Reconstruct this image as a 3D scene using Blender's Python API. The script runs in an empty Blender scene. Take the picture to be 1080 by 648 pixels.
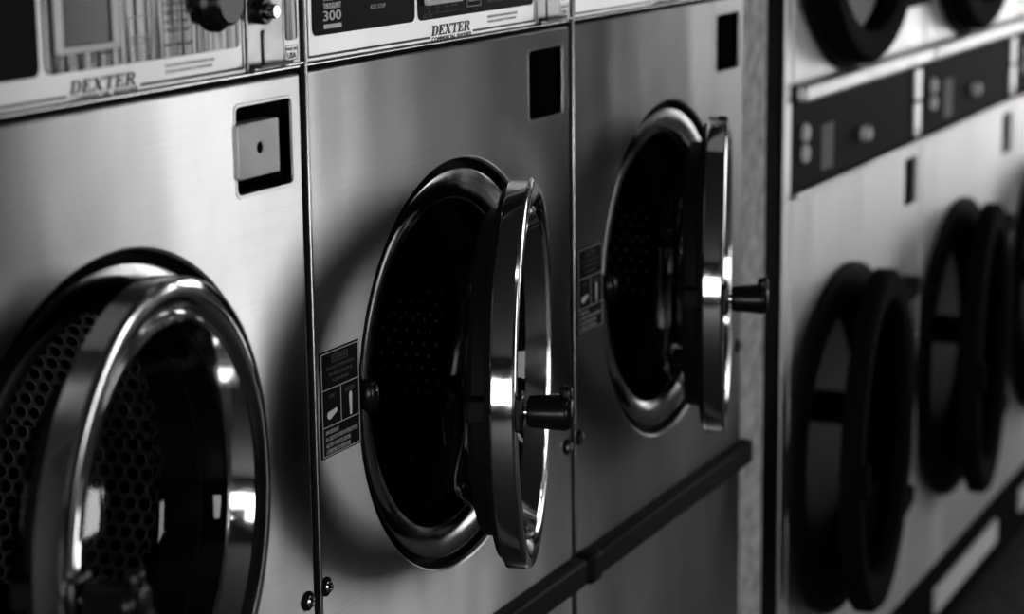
import bpy, bmesh, math, random
from mathutils import Matrix, Vector
C = bpy.context.scene.collection
SC = bpy.context.scene
PI = math.pi
R = math.radians
random.seed(7)

# ------------------------------------------------------------------ materials
def new_mat(name):
    m = bpy.data.materials.new(name); m.use_nodes = True
    nt = m.node_tree
    b = nt.nodes.get('Principled BSDF')
    return m, nt, b

def g(v): return (v, v, v, 1)

def plain(name, v, rough=.5, metal=0.0, noise=0.0, nscale=30, spec=.5, coat=0):
    m, nt, b = new_mat(name)
    b.inputs['Base Color'].default_value = g(v)
    b.inputs['Roughness'].default_value = rough
    b.inputs['Metallic'].default_value = metal
    b.inputs['Specular IOR Level'].default_value = spec
    b.inputs['Coat Weight'].default_value = coat
    b.inputs['Coat Roughness'].default_value = .06
    if noise:
        tc = nt.nodes.new('ShaderNodeTexCoord'); n = nt.nodes.new('ShaderNodeTexNoise')
        n.inputs['Scale'].default_value = nscale; n.inputs['Detail'].default_value = 5
        mr = nt.nodes.new('ShaderNodeMapRange')
        mr.inputs['From Min'].default_value = .3; mr.inputs['From Max'].default_value = .7
        mr.inputs['To Min'].default_value = v*(1-noise); mr.inputs['To Max'].default_value = v*(1+noise)
        nt.links.new(tc.outputs['Object'], n.inputs['Vector'])
        nt.links.new(n.outputs['Fac'], mr.inputs['Value'])
        nt.links.new(mr.outputs['Result'], b.inputs['Base Color'])
    return m

def brushed(name, v, r0, r1, aniso, wave=.02, dirt=.12):
    """horizontally brushed stainless sheet: highlights stretch vertically"""
    m, nt, b = new_mat(name)
    L = nt.links.new
    b.inputs['Metallic'].default_value = 1
    b.inputs['Anisotropic'].default_value = aniso
    cx = nt.nodes.new('ShaderNodeCombineXYZ'); cx.inputs[2].default_value = 1
    L(cx.outputs[0], b.inputs['Tangent'])
    tc = nt.nodes.new('ShaderNodeTexCoord')
    # fine horizontal grain
    mp = nt.nodes.new('ShaderNodeMapping'); mp.inputs['Scale'].default_value = (6, 6, 900)
    n1 = nt.nodes.new('ShaderNodeTexNoise'); n1.inputs['Scale'].default_value = 1; n1.inputs['Detail'].default_value = 3
    L(tc.outputs['Object'], mp.inputs['Vector']); L(mp.outputs[0], n1.inputs['Vector'])
    # smudges wiped over the sheet
    mp2 = nt.nodes.new('ShaderNodeMapping'); mp2.inputs['Scale'].default_value = (7, 7, 3.2); mp2.inputs['Rotation'].default_value = (0, .35, 0)
    n2 = nt.nodes.new('ShaderNodeTexNoise'); n2.inputs['Scale'].default_value = 1; n2.inputs['Detail'].default_value = 5
    n2.inputs['Roughness'].default_value = .5; n2.inputs['Distortion'].default_value = 0
    L(tc.outputs['Object'], mp2.inputs['Vector']); L(mp2.outputs[0], n2.inputs['Vector'])
    rr = nt.nodes.new('ShaderNodeMapRange')
    rr.inputs['From Min'].default_value = .2; rr.inputs['From Max'].default_value = .8
    rr.inputs['To Min'].default_value = r0; rr.inputs['To Max'].default_value = r1
    L(n2.outputs['Fac'], rr.inputs['Value']); L(rr.outputs['Result'], b.inputs['Roughness'])
    cr = nt.nodes.new('ShaderNodeMapRange')
    cr.inputs['From Min'].default_value = .25; cr.inputs['From Max'].default_value = .75
    cr.inputs['To Min'].default_value = v*(1-dirt); cr.inputs['To Max'].default_value = v*(1+dirt)
    mx = nt.nodes.new('ShaderNodeMath'); mx.operation = 'MULTIPLY_ADD'
    mx.inputs[1].default_value = .22
    L(n1.outputs['Fac'], mx.inputs[0])
    m2 = nt.nodes.new('ShaderNodeMath'); m2.operation = 'MULTIPLY'; m2.inputs[1].default_value = .78
    L(n2.outputs['Fac'], m2.inputs[0]); L(m2.outputs[0], mx.inputs[2])
    L(mx.outputs[0], cr.inputs['Value']); L(cr.outputs['Result'], b.inputs['Base Color'])
    # slight unevenness of the thin sheet
    mp3 = nt.nodes.new('ShaderNodeMapping'); mp3.inputs['Scale'].default_value = (5, 5, 2)
    n3 = nt.nodes.new('ShaderNodeTexNoise'); n3.inputs['Scale'].default_value = 1; n3.inputs['Detail'].default_value = 1.5
    L(tc.outputs['Object'], mp3.inputs['Vector']); L(mp3.outputs[0], n3.inputs['Vector'])
    bp = nt.nodes.new('ShaderNodeBump'); bp.inputs['Strength'].default_value = 1; bp.inputs['Distance'].default_value = wave
    L(n3.outputs['Fac'], bp.inputs['Height'])
    L(bp.outputs['Normal'], b.inputs['Normal'])
    return m

def chrome(name, v, rough, scuff=.05):
    m, nt, b = new_mat(name)
    L = nt.links.new
    b.inputs['Metallic'].default_value = 1
    b.inputs['Base Color'].default_value = g(v)
    tc = nt.nodes.new('ShaderNodeTexCoord')
    n = nt.nodes.new('ShaderNodeTexNoise'); n.inputs['Scale'].default_value = 24; n.inputs['Detail'].default_value = 8
    n.inputs['Roughness'].default_value = .7
    mr = nt.nodes.new('ShaderNodeMapRange')
    mr.inputs['From Min'].default_value = .4; mr.inputs['From Max'].default_value = .7
    mr.inputs['To Min'].default_value = rough; mr.inputs['To Max'].default_value = rough+scuff
    L(tc.outputs['Object'], n.inputs['Vector']); L(n.outputs['Fac'], mr.inputs['Value']); L(mr.outputs['Result'], b.inputs['Roughness'])
    return m

def perforated(name, val, met):
    """steel with a staggered pattern of round holes"""
    m, nt, b = new_mat(name)
    L = nt.links.new
    tc = nt.nodes.new('ShaderNodeTexCoord')
    uvm = tc.outputs['UV']
    # hexagonal lattice: distance to nearest of two staggered grids, UV given in metres
    def grid(ox, oy):
        mp = nt.nodes.new('ShaderNodeMapping'); mp.inputs['Location'].default_value = (ox, oy, 0)
        p = .0175
        mp.inputs['Scale'].default_value = (1/p, 1/(p*1.732), 1)
        L(uvm, mp.inputs['Vector'])
        fr = nt.nodes.new('ShaderNodeVectorMath'); fr.operation = 'FRACTION'; L(mp.outputs[0], fr.inputs[0])
        sb = nt.nodes.new('ShaderNodeVectorMath'); sb.operation = 'SUBTRACT'; sb.inputs[1].default_value = (.5, .5, 0); L(fr.outputs[0], sb.inputs[0])
        ml = nt.nodes.new('ShaderNodeVectorMath'); ml.operation = 'MULTIPLY'; ml.inputs[1].default_value = (1, 1.732, 0); L(sb.outputs[0], ml.inputs[0])
        ln = nt.nodes.new('ShaderNodeVectorMath'); ln.operation = 'LENGTH'; L(ml.outputs[0], ln.inputs[0])
        return ln.outputs['Value']
    mn = nt.nodes.new('ShaderNodeMath'); mn.operation = 'MINIMUM'
    L(grid(0, 0), mn.inputs[0]); L(grid(.5, .5), mn.inputs[1])
    hole = nt.nodes.new('ShaderNodeMath'); hole.operation = 'LESS_THAN'; hole.inputs[1].default_value = .34
    L(mn.outputs[0], hole.inputs[0])
    b.inputs['Metallic'].default_value = met; b.inputs['Base Color'].default_value = g(val); b.inputs['Roughness'].default_value = .3
    blk = nt.nodes.new('ShaderNodeBsdfDiffuse'); blk.inputs['Color'].default_value = g(.004)
    mix = nt.nodes.new('ShaderNodeMixShader'); out = nt.nodes['Material Output']
    L(hole.outputs[0], mix.inputs[0]); L(b.outputs[0], mix.inputs[1]); L(blk.outputs[0], mix.inputs[2]); L(mix.outputs[0], out.inputs['Surface'])
    # pressed rims round the holes
    mr = nt.nodes.new('ShaderNodeMapRange'); mr.inputs['From Min'].default_value = .3; mr.inputs['From Max'].default_value = .46
    L(mn.outputs[0], mr.inputs['Value'])
    bp = nt.nodes.new('ShaderNodeBump'); bp.inputs['Distance'].default_value = .002; L(mr.outputs[0], bp.inputs['Height']); L(bp.outputs[0], b.inputs['Normal'])
    return m

def thin_glass(name, tint, ior=1.5, gloss=.95):
    m, nt, b = new_mat(name)
    nt.nodes.remove(b)
    L = nt.links.new
    tr = nt.nodes.new('ShaderNodeBsdfTransparent'); tr.inputs['Color'].default_value = g(tint)
    gl = nt.nodes.new('ShaderNodeBsdfGlossy'); gl.inputs['Color'].default_value = g(gloss); gl.inputs['Roughness'].default_value = .04
    fr = nt.nodes.new('ShaderNodeFresnel')
    ge = nt.nodes.new('ShaderNodeNewGeometry'); im = nt.nodes.new('ShaderNodeMapRange')   # same reflectance from either side of the pane
    im.inputs['To Min'].default_value = ior; im.inputs['To Max'].default_value = 1/ior
    L(ge.outputs['Backfacing'], im.inputs['Value']); L(im.outputs['Result'], fr.inputs['IOR'])
    mx = nt.nodes.new('ShaderNodeMixShader'); L(fr.outputs[0], mx.inputs[0]); L(tr.outputs[0], mx.inputs[1]); L(gl.outputs[0], mx.inputs[2])
    L(mx.outputs[0], nt.nodes['Material Output'].inputs['Surface'])
    return m

def glow(name, v, s):
    m, nt, b = new_mat(name)
    b.inputs['Base Color'].default_value = g(.8)
    b.inputs['Emission Color'].default_value = (v, v, v, 1)
    b.inputs['Emission Strength'].default_value = s
    return m

def plastic_film(name, v, wave):
    """fascia sheet: printed plastic under a wavy clear film"""
    m, nt, b = new_mat(name)
    L = nt.links.new
    b.inputs['Base Color'].default_value = g(v); b.inputs['Roughness'].default_value = .16
    b.inputs['Coat Weight'].default_value = .3; b.inputs['Coat Roughness'].default_value = .03
    tc = nt.nodes.new('ShaderNodeTexCoord')
    mp = nt.nodes.new('ShaderNodeMapping'); mp.inputs['Scale'].default_value = (120, 120, 7)
    n = nt.nodes.new('ShaderNodeTexNoise'); n.inputs['Scale'].default_value = 1; n.inputs['Detail'].default_value = 0; n.inputs['Distortion'].default_value = .3
    L(tc.outputs['Object'], mp.inputs['Vector']); L(mp.outputs[0], n.inputs['Vector'])
    bp = nt.nodes.new('ShaderNodeBump'); bp.inputs['Distance'].default_value = wave; L(n.outputs['Fac'], bp.inputs['Height'])
    L(bp.outputs[0], b.inputs['Coat Normal']); L(bp.outputs[0], b.inputs['Normal'])
    return m

M = dict(
    steel=brushed('brushed_stainless', .50, .28, .33, 1.0, wave=.0022, dirt=.32),
    steel_edge=chrome('panel_edge_steel', .7, .22),
    dryer_steel=brushed('dryer_steel', .78, .36, .46, .5, wave=.01, dirt=.05),
    chrome=chrome('door_chrome', .78, .06, .10),
    cone=chrome('spun_steel', .33, .12, .12),
    rubber=plain('black_rubber', .005, .6, spec=.12),
    gap=plain('dark_cavity', .004, .9, spec=.1),
    knob=plain('black_handle_plastic', .005, .25, spec=.3),
    cabinet=plain('cabinet_sheet', .03, .6),
    drum_side=perforated('perforated_drum', .02, 1), drum_clean=perforated('bright_perforated_drum', .5, .4),  # one drum steel, with shade and light put into two colour copies
    drum_back=plain('drum_back_steel', .06, .4, metal=1),
    glass=thin_glass('door_glass', .4, 1.45),
    dark_glass=thin_glass('smoked_door_glass', .03, 1.4, .12),
    fascia=brushed('fascia_silver', .86, .38, .46, .4, wave=.004, dirt=.04),
    film=plastic_film('black_fascia_film', .008, .0006),
    clearfilm=plain('black_fascia_print', .004, .5, spec=.04),
    ink=plain('black_ink', .01, .5),
    paper=plain('white_print', .95, .6),
    greyink=plain('grey_print', .55, .6),
    dimink=plain('faded_grey_print', .11, .6),
    label=plain('black_sticker', .006, .6, spec=.12),
    lcd=plain('grey_display', .02, .12, spec=.35),
    coinplate=chrome('coin_plate_metal', .42, .28, .15),
    drawer=chrome('coin_drawer_metal', .6, .5, .1),
    bar=plain('black_kick_bar', .007, .55, noise=.5, nscale=60, spec=.1),
    paint=plain('off_white_wall_paint', .65, .7, noise=.35, nscale=38),
    wall=plain('room_wall_paint', .06, .8, noise=.08, nscale=4),
    darkwall=plain('dark_wall_paint', .015, .8),
    ceiling=plain('ceiling_tile', .05, .9, noise=.1, nscale=8),
    floor=plain('terrazzo_floor', .05, .6, noise=.45, nscale=22, spec=.2),
    plinth=plain('concrete_plinth', .10, .9, noise=.3, nscale=20),
    black_enamel=plain('black_enamel', .005, .7, spec=.02),
    dryer_print=plain('dryer_panel_black', .010, .6, spec=.03, noise=.3, nscale=60),
    white_enamel=plain('pale_enamel', .85, .5),
    dryer_drum=plain('galvanised_drum', .7, .5, metal=.5),
)

# ------------------------------------------------------------------ helpers
OFF = Vector((0, 0, 0))       # origin of the thing being built, in building coordinates

def finish(me, name, mat, parent=None, smooth=35, uv=None):
    me.transform(Matrix.Translation(-OFF))
    if isinstance(mat, (list, tuple)):
        for x in mat: me.materials.append(x)
    else:
        me.materials.append(mat)
    if smooth:
        me.shade_smooth(); me.set_sharp_from_angle(angle=R(smooth))
        for p in me.polygons:          # keep flat sheets flat right up to their rounded edges
            if max(abs(c) for c in p.normal) > .9999: p.use_smooth = False
    o = bpy.data.objects.new(name, me); C.objects.link(o)
    if parent: o.parent = parent
    return o

def from_bm(bm, name, mat, parent=None, smooth=35):
    bmesh.ops.recalc_face_normals(bm, faces=bm.faces)
    me = bpy.data.meshes.new(name); bm.to_mesh(me); bm.free()
    return finish(me, name, mat, parent, smooth)

def add_box(bm, x0, x1, y0, y1, z0, z1, bev=0, seg=2):
    r = bmesh.ops.create_cube(bm, size=1)
    vs = r['verts']
    for v in vs:
        v.co = Vector(((x0+x1)/2+v.co.x*(x1-x0), (y0+y1)/2+v.co.y*(y1-y0), (z0+z1)/2+v.co.z*(z1-z0)))
    if bev:
        es = list({e for v in vs for e in v.link_edges})
        bmesh.ops.bevel(bm, geom=es, offset=bev, segments=seg, affect='EDGES', profile=.5)

def box(name, x0, x1, y0, y1, z0, z1, mat, parent=None, bev=0, seg=2):
    bm = bmesh.new(); add_box(bm, x0, x1, y0, y1, z0, z1, bev, seg)
    return from_bm(bm, name, mat, parent)

def add_lathe(bm, prof, cx, cz, seg=128, y0=0, closed=False, uvscale=None):
    """revolve (radius, y) points about the Y axis through (cx, cz)"""
    rings = []
    for r, y in prof:
        if r < 1e-6:
            rings.append([bm.verts.new((cx, y0+y, cz))]*seg)
        else:
            rings.append([bm.verts.new((cx+r*math.cos(2*PI*i/seg), y0+y, cz+r*math.sin(2*PI*i/seg))) for i in range(seg)])
    n = len(rings)
    lay = bm.loops.layers.uv.verify() if uvscale else None
    acc = [0]
    for k in range(1, n):
        acc.append(acc[-1]+math.hypot(prof[k][0]-prof[k-1][0], prof[k][1]-prof[k-1][1]))
    rng = range(n) if closed else range(n-1)
    for k in rng:
        a, b = rings[k], rings[(k+1) % n]
        for i in range(seg):
            j = (i+1) % seg
            vs = []
            for v in (a[i], a[j], b[j], b[i]):
                if v not in vs: vs.append(v)
            if len(vs) < 3: continue
            try: f = bm.faces.new(vs)
            except ValueError: continue
            if lay is not None:
                for lp in f.loops:
                    if uvscale == 'side':
                        ii = i if lp.vert in (a[i], b[i]) else i+1
                        kk = acc[k] if lp.vert in (a[i], a[j]) else acc[(k+1) % n]
                        lp[lay].uv = (kk, 2*PI*ii/seg*.235)
                    else:
                        lp[lay].uv = (lp.vert.co.x, lp.vert.co.z)

def lathe(name, prof, cx, cz, mat, parent=None, seg=128, closed=False, smooth=35, uvscale=None):
    bm = bmesh.new(); add_lathe(bm, prof, cx, cz, seg, 0, closed, uvscale)
    return from_bm(bm, name, mat, parent, smooth)

def curve_mesh(cu):
    o = bpy.data.objects.new('tmp', cu); C.objects.link(o)
    bpy.context.view_layer.update()
    dg = bpy.context.evaluated_depsgraph_get()
    me = bpy.data.meshes.new_from_object(o.evaluated_get(dg))
    bpy.data.objects.remove(o); bpy.data.curves.remove(cu)
    return me

def rrect(x0, x1, z0, z1, r=0.0, n=5):
    if r <= 0: return [(x0, z0), (x1, z0), (x1, z1), (x0, z1)]
    pts = []
    for cx, cz, a0 in ((x1-r, z0+r, -90), (x1-r, z1-r, 0), (x0+r, z1-r, 90), (x0+r, z0+r, 180)):
        for i in range(n+1):
            a = R(a0+90*i/n); pts.append((cx+r*math.cos(a), cz+r*math.sin(a)))
    return pts

def circle(cx, cz, r, n=128):
    return [(cx+r*math.cos(2*PI*i/n), cz+r*math.sin(2*PI*i/n)) for i in range(n)]

def plate(name, outer, holes, thick, bevel, mat, parent=None, yfront=0.0, smooth=40):
    """flat sheet in the XZ plane facing -Y, with holes and softly rounded edges"""
    cu = bpy.data.curves.new('c', 'CURVE'); cu.dimensions = '2D'; cu.fill_mode = 'BOTH'
    for pts in [outer]+holes:
        s = cu.splines.new('POLY'); s.points.add(len(pts)-1)
        for p, (x, z) in zip(s.points, pts): p.co = (x, z, 0, 1)
        s.use_cyclic_u = True
    cu.extrude = max(thick/2-bevel, 1e-5); cu.bevel_depth = bevel; cu.bevel_resolution = 2 if bevel else 0
    cu.offset = -bevel
    me = curve_mesh(cu)
    me.transform(Matrix.Translation((0, yfront+thick/2, 0)) @ Matrix.Rotation(PI/2, 4, 'X'))
    bm = bmesh.new(); bm.from_mesh(me); bmesh.ops.remove_doubles(bm, verts=bm.verts, dist=1e-6); bm.to_mesh(me); bm.free()
    return finish(me, name, mat, parent, smooth)

def add_mesh(bm, me, mtx):
    me.transform(mtx); bm.from_mesh(me); bpy.data.meshes.remove(me)

def add_text(bm, s, x, z, h, y, width=None, shear=0.0, bold=0.0, zoff=0.0, space=1.0):
    cu = bpy.data.curves.new('t', 'FONT'); cu.body = s; cu.size = 1; cu.shear = shear; cu.offset = bold
    cu.space_character = space; cu.resolution_u = 3; cu.extrude = .004
    me = curve_mesh(cu)
    xs = [v.co.x for v in me.vertices]; ys = [v.co.y for v in me.vertices]
    hh = max(ys)-min(ys); ww = max(xs)-min(xs)
    sy = h/hh; sx = (width/ww) if width else sy
    mt = Matrix.Translation((x, y, z)) @ Matrix.Rotation(PI/2, 4, 'X') @ Matrix.Diagonal((sx, sy, .05, 1)) @ Matrix.Translation((-min(xs), -min(ys), 0))
    add_mesh(bm, me, mt)

def lettering(name, lines, mat, parent, y):
    """lines: (text, x, z, height, width, shear, bold)"""
    bm = bmesh.new()
    for l in lines:
        add_text(bm, l[0], l[1], l[2], l[3], y, l[4], l[5] if len(l) > 5 else 0, l[6] if len(l) > 6 else 0)
    me = bpy.data.meshes.new(name); bm.to_mesh(me); bm.free()
    return finish(me, name, mat, parent, 0)

def polys(name, plist, mat, parent, y, t=.0003):
    """flat printed shapes: each a polygon in XZ, given the thickness of ink"""
    bm = bmesh.new()
    for pts in plist:
        f = [bm.verts.new((x, y-t, z)) for x, z in pts]; b = [bm.verts.new((x, y, z)) for x, z in pts]
        bm.faces.new(f)
        for i in range(len(pts)):
            j = (i+1) % len(pts)
            bm.faces.new((f[i], b[i], b[j], f[j]))
    return from_bm(bm, name, mat, parent, 0)

def frame_strips(x0, x1, z0, z1, t):
    return [rrect(x0, x1, z0, z0+t), rrect(x0, x1, z1-t, z1), rrect(x0, x0+t, z0+t, z1-t), rrect(x1-t, x1, z0+t, z1-t)]

def empty(name, loc, label, cat, group=None):
    o = bpy.data.objects.new(name, None); C.objects.link(o); o.location = loc
    o.empty_display_size = .1
    o['label'] = label; o['category'] = cat
    if group: o['group'] = group
    return o

def struct(o): o['kind'] = 'structure'; return o

def copy_tree(o, parent=None):
    c = o.copy(); C.objects.link(c)
    if parent: c.parent = parent
    for ch in list(o.children): copy_tree(ch, c)
    return c

# serif italic capitals of the maker's mark, drawn in a unit cell (width ~.8, height 1)
def serif_word(word, x0, z0, w, h, shear=.28):
    G = {
     'D': (.86, [[(.12,0),(.32,0),(.32,1),(.12,1)], [(0,0),(.5,0),(.5,.09),(0,.09)], [(0,.91),(.5,.91),(.5,1),(0,1)],
                 [(.45,0),(.68,.08),(.82,.3),(.84,.5),(.82,.7),(.68,.92),(.45,1),(.45,.91),(.57,.83),(.63,.68),(.64,.5),(.63,.32),(.57,.17),(.45,.09)]]),
     'E': (.76, [[(.12,0),(.32,0),(.32,1),(.12,1)], [(0,0),(.7,0),(.74,.28),(.66,.28),(.58,.1),(0,.1)], [(0,.9),(.56,.9),(.62,.74),(.7,.74),(.68,1),(0,1)],
                 [(.32,.46),(.46,.46),(.46,.34),(.53,.34),(.53,.68),(.46,.68),(.46,.56),(.32,.56)]]),
     'X': (.9, [[(.08,.95),(.3,.95),(.82,.05),(.58,.05)], [(.06,.05),(.16,.05),(.8,.95),(.7,.95)], [(0,.91),(.38,.91),(.38,1),(0,1)],
                [(.58,.91),(.9,.91),(.9,1),(.58,1)], [(-.04,0),(.28,0),(.28,.09),(-.04,.09)], [(.48,0),(.9,0),(.9,.09),(.48,.09)]]),
     'T': (.8, [[(.3,0),(.5,0),(.5,1),(.3,1)], [(.16,0),(.64,0),(.64,.09),(.16,.09)], [(0,.9),(.8,.9),(.8,1),(0,1)], [(0,.72),(.07,.72),(.12,.92),(0,.92)], [(.73,.72),(.8,.72),(.8,.92),(.68,.92)]]),
     'R': (.86, [[(.12,0),(.32,0),(.32,1),(.12,1)], [(0,0),(.44,0),(.44,.09),(0,.09)], [(0,.91),(.5,.91),(.5,1),(0,1)],
                 [(.45,.46),(.64,.5),(.76,.62),(.77,.74),(.72,.88),(.6,.97),(.45,1),(.45,.91),(.53,.86),(.57,.74),(.54,.6),(.45,.55)],
                 [(.32,.46),(.5,.46),(.5,.55),(.32,.55)], [(.42,.5),(.6,.5),(.82,.09),(.92,.09),(.92,0),(.66,0)]]),
    }
    tot = sum(G[c][0]+.06 for c in word)
    s = (w-shear*h)/tot; x = x0; out = []
    for c in word:
        for poly in G[c][1]:
            out.append([(x+px*s+pz*h*shear, z0+pz*h) for px, pz in poly])
        x += (G[c][0]+.06)*s
    return out

# ------------------------------------------------------------------ washing machine
W = .675
CX, CZ, RH = .338, 1.120, .2415
BASE = .30
ZT = 1.4956

def make_washer():
    global OFF
    root = empty('washing_machine', (0, 0, BASE), 'washer', 'washing machine', 'stainless washers in a row')
    OFF = Vector((0, 0, BASE))
    a, b = .005, W-.009
    # body shell without a front
    bm = bmesh.new()
    for q in ((.004, .010, .02, .72, BASE, 1.70), (W-.014, W-.008, .02, .72, BASE, 1.70), (.010, W-.014, .71, .72, BASE, 1.70),
              (.010, W-.014, .02, .71, BASE, BASE+.01), (.010, W-.014, .02, .71, 1.69, 1.70)):
        add_box(bm, *q)
    from_bm(bm, 'cabinet', M['cabinet'], root, 0)
    # stainless front with round opening and coin drawer opening
    front = plate('front_panel', rrect(a, b, .775, ZT-.0042, .003),
          [circle(CX, CZ, RH), rrect(.542, .648, 1.3827, 1.4693, .006)], .014, .0028, M['steel'], root)
    plate('lower_panel', rrect(a, b, BASE+.03, .765, .003), [], .014, .0028, M['steel'], root)
    box('edge_strip', .0015, .0048, -.0015, .012, BASE+.03, 1.69, M['steel_edge'], root, .0012)
    # coin drawer recess with its pressed lip
    lip = plate('drawer_surround', rrect(.5395, .6505, 1.3802, 1.4718, .008), [rrect(.543, .647, 1.3837, 1.4683, .006)], .002, .0008, M['steel'], root, -.0006)
    bm = bmesh.new()
    for q in ((.538, .652, .05, .054, 1.379, 1.473), (.536, .541, .0145, .05, 1.379, 1.473), (.649, .654, .0145, .05, 1.379, 1.473),
              (.541, .649, .0145, .05, 1.377, 1.3815), (.541, .649, .0145, .05, 1.4705, 1.475)):
        add_box(bm, *q)
    from_bm(bm, 'coin_box_recess', M['gap'], root, 0)
    # kick rail
    bm = bmesh.new(); add_box(bm, .006, W-.004, -.022, .004, .748, .786, .006, 3)
    kb = from_bm(bm, 'kick_rail', M['bar'], root)
    bm = bmesh.new(); add_box(bm, .002, .040, -.026, .002, .745, .789, .008, 3)
    from_bm(bm, 'end_cap', M['rubber'], kb)
    # screws
    for x, z in ((.650, .942), (.013, .946)):
        bm = bmesh.new()
        add_lathe(bm, [(.0105, 0), (.0105, -.002), (.0085, -.0035), (.0072, -.002)], x, z, 32)
        sw = from_bm(bm, 'washer_ring', M['rubber'], root)
        bm = bmesh.new()
        add_lathe(bm, [(.007, -.001), (.0068, -.005), (.0045, -.0075), (.003, -.008), (.0026, -.006), (0, -.006)], x, z, 32)
        s = from_bm(bm, 'screw', M['chrome'], root)
    # tub opening
    lathe('opening_seal', [(.262, .016), (.246, .016), (.238, .024), (.224, .026), (.224, .036), (.262, .036)], CX, CZ, M['rubber'], root, closed=True)
    lathe('tub_ring', [(.228, .034), (.230, .010), (.2295, .0065), (.2275, .0055), (.1975, .0105), (.194, .013), (.1925, .020), (.192, .052), (.200, .055)], CX, CZ, M['cone'], root, smooth=50)
    lathe('door_gasket', [(.200, .054), (.190, .054), (.184, .060), (.184, .085), (.190, .092), (.205, .092)], CX, CZ, M['rubber'], root)
    # drum
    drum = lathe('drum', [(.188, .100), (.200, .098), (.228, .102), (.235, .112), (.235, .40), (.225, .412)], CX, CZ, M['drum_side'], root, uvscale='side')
    bm = bmesh.new(); add_lathe(bm, [(.234, .412), (.18, .414), (.165, .404), (.06, .404), (.05, .395), (0, .393)], CX, CZ, 96)
    from_bm(bm, 'drum_back', M['drum_back'], drum)
    for k in range(3):
        ang = R(70+120*k)
        bm = bmesh.new()
        pr = [(-.035, .232), (-.012, .190), (.012, .190), (.035, .232)]
        f = []; bk = []
        for s, r in pr:
            th = ang+s/r
            for lst, y in ((f, .125), (bk, .395)):
                lst.append(bm.verts.new((CX+r*math.cos(th), y, CZ+r*math.sin(th))))
        bm.faces.new(f); bm.faces.new(bk)
        for i in range(4):
            j = (i+1) % 4; bm.faces.new((f[i], f[j], bk[j], bk[i]))
        bmesh.ops.bevel(bm, geom=list(bm.edges), offset=.006, segments=2, affect='EDGES')
        from_bm(bm, 'drum_rib', M['drum_back'], drum)
    # latch catch at the left of the opening
    bm = bmesh.new()
    bmesh.ops.create_uvsphere(bm, u_segments=32, v_segments=20, radius=1)
    for v in bm.verts:
        v.co = Vector((.1145+v.co.x*.0115, -.002+v.co.y*.012, 1.132+v.co.z*.0195))
    lc = from_bm(bm, 'latch_catch', M['knob'], root)
    bm = bmesh.new(); add_lathe(bm, [(.0018, -.010), (.0016, -.0135), (0, -.014)], .112, 1.138, 16)
    from_bm(bm, 'rivet', M['chrome'], lc)
    # door, about its hinge
    hx = CX+.2064; zc = 1.1175
    old = OFF.copy(); OFF = Vector((hx, 0, zc))
    dc = hx-.226
    prof = [(.226, .0005), (.2262, -.002), (.2262, -.0215), (.2245, -.0245), (.221, -.0262), (.214, -.0268), (.206, -.0255), (.199, -.0215), (.195, -.0175),
            (.1935, -.0185), (.192, -.0225), (.189, -.0240), (.186, -.0225), (.184, -.016), (.1805, -.004), (.179, .003),
            (.181, .006), (.184, .006), (.205, .002), (.224, .0025)]
    door = lathe('door', prof, dc, zc, M['chrome'], None, seg=160, closed=True, smooth=28)
    door.parent = root; door.location = (hx, 0, zc-BASE)
    lathe('door_seal', [(.184, .0065), (.216, .0035), (.214, .009), (.1895, .012), (.1885, .026), (.184, .031), (.172, .032), (.170, .0265), (.175, .0255), (.181, .0245)], dc, zc, M['rubber'], door, closed=True)
    gp = [(.180, .0035), (.176, .012), (.1705, .028)]
    gp += [(.160, .042), (.151, .056), (.145, .063), (.136, .067), (.10, .070), (.05, .0715), (0, .072)]
    lathe('glass_bowl', gp, dc, zc, M['glass'], door, smooth=60)
    # hinge lugs
    for s in (-1, 1):
        box('hinge', hx-.030, hx+.010, -.006, .0035, zc+s*.07-.014, zc+s*.07+.014, M['chrome'], door, .002)
    # handle: flange, shaft, rotating grip with its lug, hook behind
    hx2, hz = dc-.2035, zc+.004
    bm = bmesh.new(); add_box(bm, hx2-.018, hx2+.018, -.033, -.020, hz-.020, hz+.020, .004)
    fl = from_bm(bm, 'handle_plate', M['knob'], door)
    bm = bmesh.new(); add_lathe(bm, [(.0075, -.030), (.0075, -.043)], hx2, hz, 24)
    from_bm(bm, 'handle_shaft', M['chrome'], door)
    bm = bmesh.new()
    add_lathe(bm, [(0, -.036), (.013, -.036), (.0168, -.038), (.0178, -.044), (.0186, -.058), (.0200, -.072), (.0204, -.077), (.0175, -.083), (.010, -.0855), (0, -.086)], hx2, hz, 48)
    add_box(bm, hx2-.008, hx2+.008, -.0845, -.0705, hz+.006, hz+.0290, .0055, 3)
    from_bm(bm, 'handle', M['knob'], door, 50)
    bm = bmesh.new(); add_box(bm, hx2-.010, hx2+.010, -.002, .030, hz-.013, hz+.013, .004)
    from_bm(bm, 'latch_hook', M['rubber'], door)
    OFF = old
    # instruction sticker
    lab = plate('instruction_sticker', rrect(.013, .096, 1.084, 1.198), [], .0012, 0, M['label'], root, -.0012, 0)
    yy = -.0012
    e = .0011
    polys('sticker_rules', frame_strips(.0145, .0945, 1.0855, 1.1965, e)+[rrect(.0145, .0945, 1.1565, 1.1565+e), rrect(.0145, .0945, 1.1165, 1.1165+e), rrect(.054, .054+e, 1.1176, 1.1565)], M['greyink'], lab, yy)
    polys('sticker_badge', frame_strips(.038, .071, 1.184, 1.192, .0007), M['dimink'], lab, yy)
    lettering('sticker_text', [('CAUTION', .041, 1.186, .0042, .027), ('DO NOT OPEN DOOR', .026, 1.177, .0035, .058), ('WHEN DRUM IS', .030, 1.170, .0035, .05), ('TURNING', .036, 1.163, .0035, .036)], M['dimink'], lab, yy)
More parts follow.
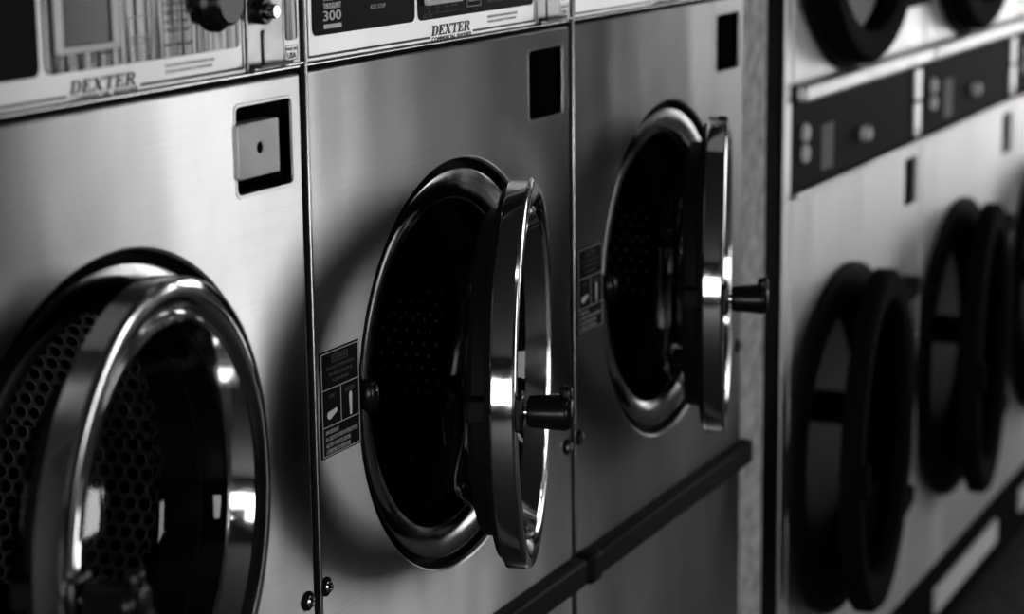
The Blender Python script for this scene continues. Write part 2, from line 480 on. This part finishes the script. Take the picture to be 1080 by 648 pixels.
    lettering('open_word', [('ON', .030, 1.1465, .0048, .010)], M['dimink'], lab, yy)
    lettering('locked_word', [('LOCKED', .064, 1.1465, .0052, .020)], M['dimink'], lab, yy)
    polys('open_symbol', [[(.0265, 1.1255), (.0245, 1.1292), (.0265, 1.1325), (.0455, 1.1345), (.0465, 1.1305), (.0305, 1.1240)]], M['paper'], lab, yy)
    polys('locked_symbol', [[(.0735, 1.1200), (.0722, 1.1420), (.0735, 1.1450), (.0765, 1.1455), (.0785, 1.1425), (.0772, 1.1200)]], M['paper'], lab, yy)
    lettering('sticker_notice', [('IMPORTANT:', .0215, 1.1085, .0046, .027), ('IN CASE OF POWER INTERRUPTION', .0215, 1.1015, .0046, .067),
                                 ('ALLOW 3 MINUTES BEFORE', .0215, 1.0945, .0046, .052), ('ATTEMPTING TO OPEN DOOR', .0215, 1.0878, .0046, .052)], M['greyink'], lab, yy)
    # control fascia
    zt0 = ZT+.0045; ztop = 1.69
    fa = plate('control_panel', rrect(a, .5655, zt0, ztop, .002), [], .014, .0015, M['fascia'], root)
    box('fascia_ledge', a, b, -.001, .010, ZT+.0012, ZT+.0038, M['steel_edge'], fa, .0008)
    box('top_seam', a, b, .003, .014, ZT-.0041, ZT+.0010, M['gap'], fa)
    y0 = -.0002
    plate('program_window', rrect(.0185, .2420, 1.5255, 1.675, .008), [], .0008, 0, M['clearfilm'], fa, -.0008, 0)
    plate('display_window', rrect(.2500, .5560, 1.5255, 1.675, .008), [], .0008, 0, M['clearfilm'], fa, -.0008, 0)
    polys('fascia_border', [rrect(.0085, .278, 1.5040, 1.5065), rrect(.388, .5605, 1.5040, 1.5065), rrect(.0085, .0100, 1.5065, 1.68), rrect(.5595, .5610, 1.5065, 1.68)], M['ink'], fa, y0)
    polys('brand_lettering', serif_word('DEXTER', .282, 1.5065, .101, .0115), M['ink'], fa, y0)
    lettering('brand_subtitle', [('COMMERCIAL WASHER', .2835, 1.4998, .0052, .1005)], M['ink'], fa, y0)
    lettering('patent_notice', [('FOR SERVICE INFORMATION CALL', .428, 1.5170, .0030, .083), ('YOUR LAUNDRY ATTENDANT', .428, 1.5115, .0030, .079)], M['greyink'], fa, y0)
    yw = -.0008
    # model mark
    sq = frame_strips(.041, .0775, 1.5620, 1.6000, .0016)+frame_strips(.0475, .071, 1.5665, 1.594, .0020)
    polys('model_symbol', sq+[rrect(.041, .0775, 1.5600, 1.5606)], M['paper'], fa, yw)
    lettering('model_name', [('THROUGHPUT', .041, 1.5515, .0060, .0365, 0, .02)], M['paper'], fa, yw)
    lettering('model_number', [('300', .0405, 1.5395, .0100, .037, 0, .01)], M['paper'], fa, yw)
    polys('model_bar', [rrect(.041, .0775, 1.5315, 1.5360)], M['paper'], fa, yw)
    lettering('program_text', [('ADD SOAP', .140, 1.5455, .0048, .034)], M['greyink'], fa, yw)
    polys('program_light', [rrect(.165, .178, 1.5610, 1.5665)], M['paper'], fa, yw)
    polys('program_light', [rrect(.123, .138, 1.5730, 1.5765)], M['paper'], fa, yw)
    # digital display with raised bezel
    bz = plate('display_bezel', rrect(.264, .3525, 1.5415, 1.597, .003), [rrect(.2705, .3460, 1.5475, 1.591, .002)], .006, .0012, M['white_enamel'], fa, -.0066)
    plate('display_screen', rrect(.2700, .3465, 1.547, 1.5915), [], .001, 0, M['lcd'], fa, -.0022, 0)
    lettering('wash_cycle_text', [('HOT', .272, 1.5368, .0028, .009), ('WARM', .292, 1.5368, .0028, .011), ('COLD', .312, 1.5368, .0028, .011), ('PERM PRESS', .330, 1.5368, .0028, .018),
                                  ('90', .274, 1.5325, .0028, .006), ('60', .294, 1.5325, .0028, .006), ('30', .314, 1.5325, .0028, .006)], M['dimink'], fa, yw)
    lettering('insert_text', [('NO. FILLS', .262, 1.5275, .0032, .022)], M['dimink'], fa, yw)
    polys('text_rule', [rrect(.262, .345, 1.5315, 1.5319)], M['dimink'], fa, yw)
    polys('start_box', frame_strips(.372, .408, 1.5335, 1.566, .0008), M['greyink'], fa, yw)
    polys('start_symbol', frame_strips(.3775, .3925, 1.5395, 1.549, .0012)+frame_strips(.396, .404, 1.5395, 1.549, .0012), M['greyink'], fa, yw)
    lettering('instruction_text', [(t, .425, z, .0040, w) for t, z, w in (('1 LOAD CLOTHES', 1.580, .05), ('2 CLOSE DOOR', 1.572, .044), ('3 SELECT CYCLE', 1.564, .05), ('4 ADD COINS', 1.556, .042), ('5 PRESS START', 1.548, .046), ('WAIT FOR LIGHT', 1.535, .05))], M['dimink'], fa, yw)
    # selector dial
    dl = lathe('selector_dial', [(.0, -.020), (.020, -.020), (.0225, -.018), (.024, -.008), (.029, -.004), (.029, -.0009)], .513, 1.5720, M['knob'], fa, seg=64)
    box('dial_pointer', .5115, .5145, -.0212, -.0195, 1.575, 1.595, M['paper'], fa)
    # coin unit
    cu = plate('coin_unit', rrect(.5685, .6345, zt0, ztop, .002), [rrect(.5925, .5995, 1.507, 1.5385, .0030)], .012, .001, M['coinplate'], root, -.001)
    box('coin_slot_back', .590, .600, .0115, .014, 1.50, 1.545, M['gap'], cu)
    bt = lathe('reject_button', [(0, -.023), (.0055, -.023), (.0072, -.021), (.0075, -.008), (.0115, -.006), (.0120, -.001)], .588, 1.5580, M['chrome'], cu, seg=40)
    lathe('button_collar', [(.0125, -.0009), (.0130, -.010), (.0118, -.0125), (.0085, -.0125)], .588, 1.5580, M['knob'], cu, seg=40)
    box('coin_ledge', .571, .6345, -.013, .0, 1.5035, 1.5075, M['knob'], cu, .0012)
    bm = bmesh.new(); add_lathe(bm, [(.0042, -.0008), (.0040, -.003), (.002, -.0035), (0, -.0025)], .5735, 1.5025, 24)
    from_bm(bm, 'screw', M['ink'], cu)
    st = plate('side_strip', rrect(.6365, b, zt0, ztop, .002), [], .013, .001, M['fascia'], root, -.001)
    plate('strip_window', rrect(.6392, .6610, 1.5255, 1.675, .004), [], .0008, 0, M['film'], st, -.0018, 0)
    polys('origin_frame', frame_strips(.6385, .6618, 1.5055, 1.5205, .0007), M['ink'], st, -.0011)
    lettering('origin_text', [('MADE IN', .6413, 1.5152, .0030, .0175), ('USA', .6420, 1.5072, .0062, .0165, 0, .03)], M['ink'], st, -.0011)
    box('strip_foot', .6345, b, -.006, .002, 1.5005, 1.5035, M['steel_edge'], st, .001)
    OFF = Vector((0, 0, 0))
    return root, door

def kid(root, base):
    return [c for c in root.children if c.name.split('.')[0] == base][0]

w1, d1 = make_washer()
w2 = copy_tree(w1); w3 = copy_tree(w1)
for root, x, ang, lab in ((w1, -W, 9.7, 'stainless washer at left, its door barely ajar, square keyhole plate in the coin recess'),
                          (w2, 0, 19.05, 'stainless washer between two others, door ajar, black sticker beside its opening'),
                          (w3, W, 17.9, 'stainless washer farthest along the row, door ajar, next to the pale strip of wall')):
    root.location = (x, 0, BASE); root['label'] = lab
    kid(root, 'door').rotation_euler.z = R(ang)

# the fascia of the first machine is covered by a wrinkled clear film
for n in ('display_window',):
    pw = kid(kid(w1, 'control_panel'), n); pw.data = pw.data.copy(); pw.data.materials[0] = M['film']

dd = kid(w1, 'drum'); dd.data = dd.data.copy(); dd.data.materials[0] = M['drum_clean']  # light falling into the first drum is put into its paler colour

# only the first machine still has the front of its coin drawer
OFF = Vector((0, 0, BASE))
cd = plate('coin_drawer', rrect(.5415, .6165, 1.3985, 1.4530, .003), [circle(.580, 1.4265, .0052, 24)], .016, .0015, M['drawer'], w1, -.004)
bm = bmesh.new(); add_lathe(bm, [(.0045, .011), (.0050, -.001), (.0050, -.0035)], .580, 1.4265, 24)
from_bm(bm, 'keyhole_lock', M['gap'], cd)
OFF = Vector((0, 0, 0))

# ------------------------------------------------------------------ tumble dryers
DP = .85
def make_dryer():
    global OFF
    root = empty('stacked_dryer', (0, 0, 0), 'dryer', 'tumble dryer', 'stacked tumble dryers')
    OFF = Vector((0, 0, 0))
    dcx = .318
    zl, zu, ro = .652, 1.655, .325
    a, b = .004, DP-.004
    bm = bmesh.new()
    for q in ((a, a+.008, .02, .9, 0, 2.02), (b-.008, b, .02, .9, 0, 2.02), (a+.008, b-.008, .89, .9, 0, 2.02), (a+.008, b-.008, .02, .89, 2.01, 2.02), (a+.008, b-.008, .02, .89, .175, .185)):
        add_box(bm, *q)
    from_bm(bm, 'cabinet', M['cabinet'], root, 0)
    plate('lower_front', rrect(a, b, .19, 1.137, .003), [circle(dcx, zl, ro-.03), rrect(.722, .815, 1.020, 1.113, .004)], .014, .003, M['dryer_steel'], root)
    box('lint_lock_recess', .715, .822, .0145, .02, 1.01, 1.12, M['gap'], root)
    plate('upper_front', rrect(a, b, 1.325, 2.02, .003), [circle(dcx, zu, ro-.03)], .014, .003, M['dryer_steel'], root)
    box('lower_trim', a, b, -.012, .0, 1.137, 1.147, M['dryer_steel'], root, .003)
    box('upper_trim', a+.002, b-.002, -.024, .0, 1.298, 1.330, M['dryer_steel'], root, .008, 3)
    cp = plate('control_panel', rrect(a, b, 1.147, 1.298), [], .014, .001, M['dryer_print'], root)
    # panel details
    for z in (1.208, 1.243):
        lathe('push_button', [(0, -.008), (.013, -.008), (.016, -.005), (.0165, -.0005)], .066, z, M['white_enamel'], cp, seg=32)
    lathe('start_knob', [(0, -.018), (.010, -.018), (.014, -.014), (.015, -.001)], .415, 1.203, M['white_enamel'], cp, seg=32)
    plate('temperature_chart', rrect(.165, .235, 1.165, 1.245, .004), [], .001, 0, M['dimink'], cp, -.001, 0)
    plate('coin_slot_plate', rrect(.765, .812, 1.228, 1.288, .008), [rrect(.786, .790, 1.240, 1.275, .001)], .006, .001, M['fascia'], cp, -.006)
    plate('coin_return', rrect(.765, .812, 1.155, 1.222, .008), [rrect(.779, .799, 1.160, 1.172, .002)], .006, .001, M['fascia'], cp, -.006)
    # base
    bs = box('plinth_front', a, b, .012, .03, .0, .185, M['black_enamel'], root)
    box('plinth_plate', .235, .82, .004, .012, .062, .120, M['white_enamel'], bs, .002)
    # openings and doors
    for zc, name, ang in ((zu, 'upper_door', 0), (zl, 'lower_door', 6.5)):
        lathe('opening_seal', [(ro, .0), (ro, -.010), (ro-.008, -.016), (ro-.070, -.014), (ro-.085, .0), (ro-.088, .05), (ro-.03, .05), (ro-.031, .0)], dcx, zc, M['rubber'], root, closed=True)
        dr = lathe('drum', [(ro-.088, .055), (.36, .06), (.375, .08), (.375, .75), (.36, .76), (0, .76)], dcx+.07, zc, M['dryer_drum'], root, seg=96)
        for k in range(4):
            an = R(-9+90*k)
            bm = bmesh.new()
            f = []; bk = []
            for s, r in ((-.034, .372), (-.014, .30), (.014, .30), (.034, .372)):
                th = an+s/r
                for lst, y in ((f, .07), (bk, .75)):
                    lst.append(bm.verts.new((dcx+.07+r*math.cos(th), y, zc+r*math.sin(th))))
            bm.faces.new(f); bm.faces.new(bk)
            for i in range(4):
                j = (i+1) % 4; bm.faces.new((f[i], f[j], bk[j], bk[i]))
            from_bm(bm, 'drum_rib', M['black_enamel'], dr, 0)
        hx = dcx+.315; rd = .315
        OFF = Vector((hx, -.018, zc))
        dc = hx-rd; y0 = -.018
        door = lathe('door', [(rd, y0), (rd, y0-.026), (rd-.010, y0-.036), (rd-.03, y0-.038), (rd-.055, y0-.032), (rd-.064, y0-.020), (rd-.067, y0), (rd-.06, y0+.002)], dc, zc, M['black_enamel'], None, seg=128, closed=True)
        door.parent = root; door.location = (hx, -.018, zc); door.rotation_euler.z = R(ang)
        gp = [(rd-.066, y0-.010), (.20, y0-.0085), (.14, y0-.007), (.07, y0-.006), (0, y0-.006)]
        lathe('door_glass', gp, dc, zc, M['dark_glass'], door, smooth=60)
        box('door_handle', dc-rd+.012, dc-rd+.040, y0-.048, y0-.036, zc-.03, zc+.03, M['black_enamel'], door, .004)
        for s in (-1, 1):
            box('hinge', hx-.075, hx+.10, y0-.026, y0+.008, zc+s*.215-.018, zc+s*.215+.018, M['black_enamel'], door, .004)
        OFF = Vector((0, 0, 0))
    return root

dr1 = make_dryer(); dr2 = copy_tree(dr1); dr3 = copy_tree(dr1)
for root, k, lab in ((dr1, 0, 'pale stacked dryer with round black doors, nearest to the washers'),
                     (dr2, 1, 'pale stacked dryer with round black doors, between two other dryers'),
                     (dr3, 2, 'pale stacked dryer cut off by the right edge of the photo')):
    root.location = (1.59+DP*k, 0, 0); root['label'] = lab

# ------------------------------------------------------------------ setting
XA, XB, YB, YF, HC = -4.6, 12.0, 1.0, -3.4, 2.9
struct(box('floor', XA-.1, XB+.1, YF-.1, YB+.1, -.1, 0, M['floor']))
struct(box('ceiling', XA-.1, XB+.1, YF-.1, YB+.1, HC, HC+.1, M['ceiling']))
struct(box('wall_back', XA-.1, XB+.1, YB, YB+.1, 0, HC, M['wall']))
struct(box('trim_1', -.68, 1.352, .0, .74, 0, BASE, M['plinth']))
struct(box('trim_2', 1.354, 1.470, .004, .9, 0, HC, M['paint'], None, .004))
struct(box('trim_3', 1.552, 1.588, .0, .006, 0, 2.02, M['dryer_steel'], None, .002))
struct(box('trim_4', 1.471, 1.589, .007, .9, 0, HC, M['gap']))

win_mat = glow('window_daylight', 1.0, 1.0)
def window(idx, axis, pos, a0, a1, z0, z1, nmul, strength):
    """overcast daylight behind a framed pane; axis 'y' = wall at constant y, 'x' = wall at constant x"""
    m = glow('daylight_%d' % idx, 1.0, strength)
    t = .02
    sgn = 1 if (axis == 'y' or pos < 0) else -1
    if axis == 'y': o = box('window_%d' % idx, a0, a1, pos, pos+.01, z0, z1, m)
    else: o = box('window_%d' % idx, min(pos, pos+sgn*.01), max(pos, pos+sgn*.01), a0, a1, z0, z1, m)
    struct(o)
    bm = bmesh.new()
    def bar(u0, u1, v0, v1):
        if axis == 'y': add_box(bm, u0, u1, pos, pos+.05, v0, v1)
        else: add_box(bm, min(pos, pos+sgn*.05), max(pos, pos+sgn*.05), u0, u1, v0, v1)
    bar(a0-.05, a1+.05, z0-.05, z0); bar(a0-.05, a1+.05, z1, z1+.05); bar(a0-.05, a0, z0, z1); bar(a1, a1+.05, z0, z1)
    for k in range(1, nmul):
        u = a0+(a1-a0)*k/nmul; bar(u-.03, u+.03, z0, z1)
    f = from_bm(bm, 'window_frame', M['cabinet'], None, 0); f.parent = o
    return o
struct(box('wall_front', XA-.1, XB+.1, YF-.1, YF, 0, HC, M['darkwall']))
struct(box('wall_left', XA-.1, XA, YF, YB, 0, HC, M['darkwall']))
struct(box('wall_right', XB, XB+.1, YF, YB, 0, HC, M['wall']))
window(1, 'x', XA, -2.9, -.5, .7, 1.85, 2, 7)
window(2, 'y', YF, 4.6, 5.62, .1, 2.3, 1, 5.0)  # unseen pane added so the first washer's panel reflects bright
window(7, 'y', YF, 4.1, 4.48, .1, 2.3, 1, 2.2)  # dimmer pane, added to soften the edge of that bright reflection
window(3, 'x', XB, -3.1, -1.2, .1, 2.3, 2, 3.5)  # unseen end pane added to brighten the last washer and the dryers
window(4, 'y', YF, 6.1, 6.6, .9, 2.2, 1, 1.3)  # unseen pane added for a mid-grey reflection on the second washer
window(6, 'y', YF, -2.1, -1.1, .8, 2.0, 1, 5.5)  # unseen pane added for the streak on the chrome door rings
window(5, 'y', YF, 10.6, 11.7, .1, 2.3, 1, 3)  # unseen pane added to brighten the right side of the third washer

# unseen ceiling lamps, added for diffuse light on the machine fronts
def lamp(x, y, s):
    t = empty('ceiling_light', (x, y, HC), 'long fluorescent ceiling light above the aisle', 'ceiling light', 'ceiling lights')
    global OFF
    OFF = Vector((x, y, HC))
    box('housing', x-.65, x+.65, y-.08, y+.08, HC-.05, HC-.001, M['white_enamel'], t)
    box('tube', x-.6, x+.6, y-.02, y+.02, HC-.09, HC-.05, glow('tube_glow', 1, s), t)
    OFF = Vector((0, 0, 0))
for x in (.4, 3.4, 6.4): lamp(x, -1.6, 6)

w = bpy.data.worlds.new('world'); SC.world = w; w.use_nodes = True
w.node_tree.nodes['Background'].inputs[0].default_value = (.5, .5, .5, 1)
w.node_tree.nodes['Background'].inputs[1].default_value = .0

# ------------------------------------------------------------------ camera
cd_ = bpy.data.cameras.new('camera'); cam = bpy.data.objects.new('camera', cd_); C.objects.link(cam)
yaw, pit, rol = .43847575, -.19712363, -.01143973
F = Vector((math.cos(pit)*math.cos(yaw), math.cos(pit)*math.sin(yaw), math.sin(pit)))
R0 = Vector((math.sin(yaw), -math.cos(yaw), 0)); U0 = R0.cross(F)
Rv = math.cos(rol)*R0+math.sin(rol)*U0; Uv = -math.sin(rol)*R0+math.cos(rol)*U0
mt = Matrix((Rv, Uv, -F)).transposed().to_4x4(); mt.translation = (-1.93898, -1.13717, 1.69498)
cam.matrix_world = mt
cd_.sensor_width = 36; cd_.sensor_fit = 'HORIZONTAL'; cd_.lens = 2343.92/1080*36
cd_.clip_start = .05; cd_.clip_end = 60
cd_.dof.use_dof = True; cd_.dof.focus_distance = 2.42; cd_.dof.aperture_fstop = 3.9
SC.camera = cam
SC.view_settings.view_transform = 'Standard'; SC.view_settings.look = 'None'
SC.view_settings.exposure = 0; SC.view_settings.gamma = 1; SC.view_settings.use_curve_mapping = False
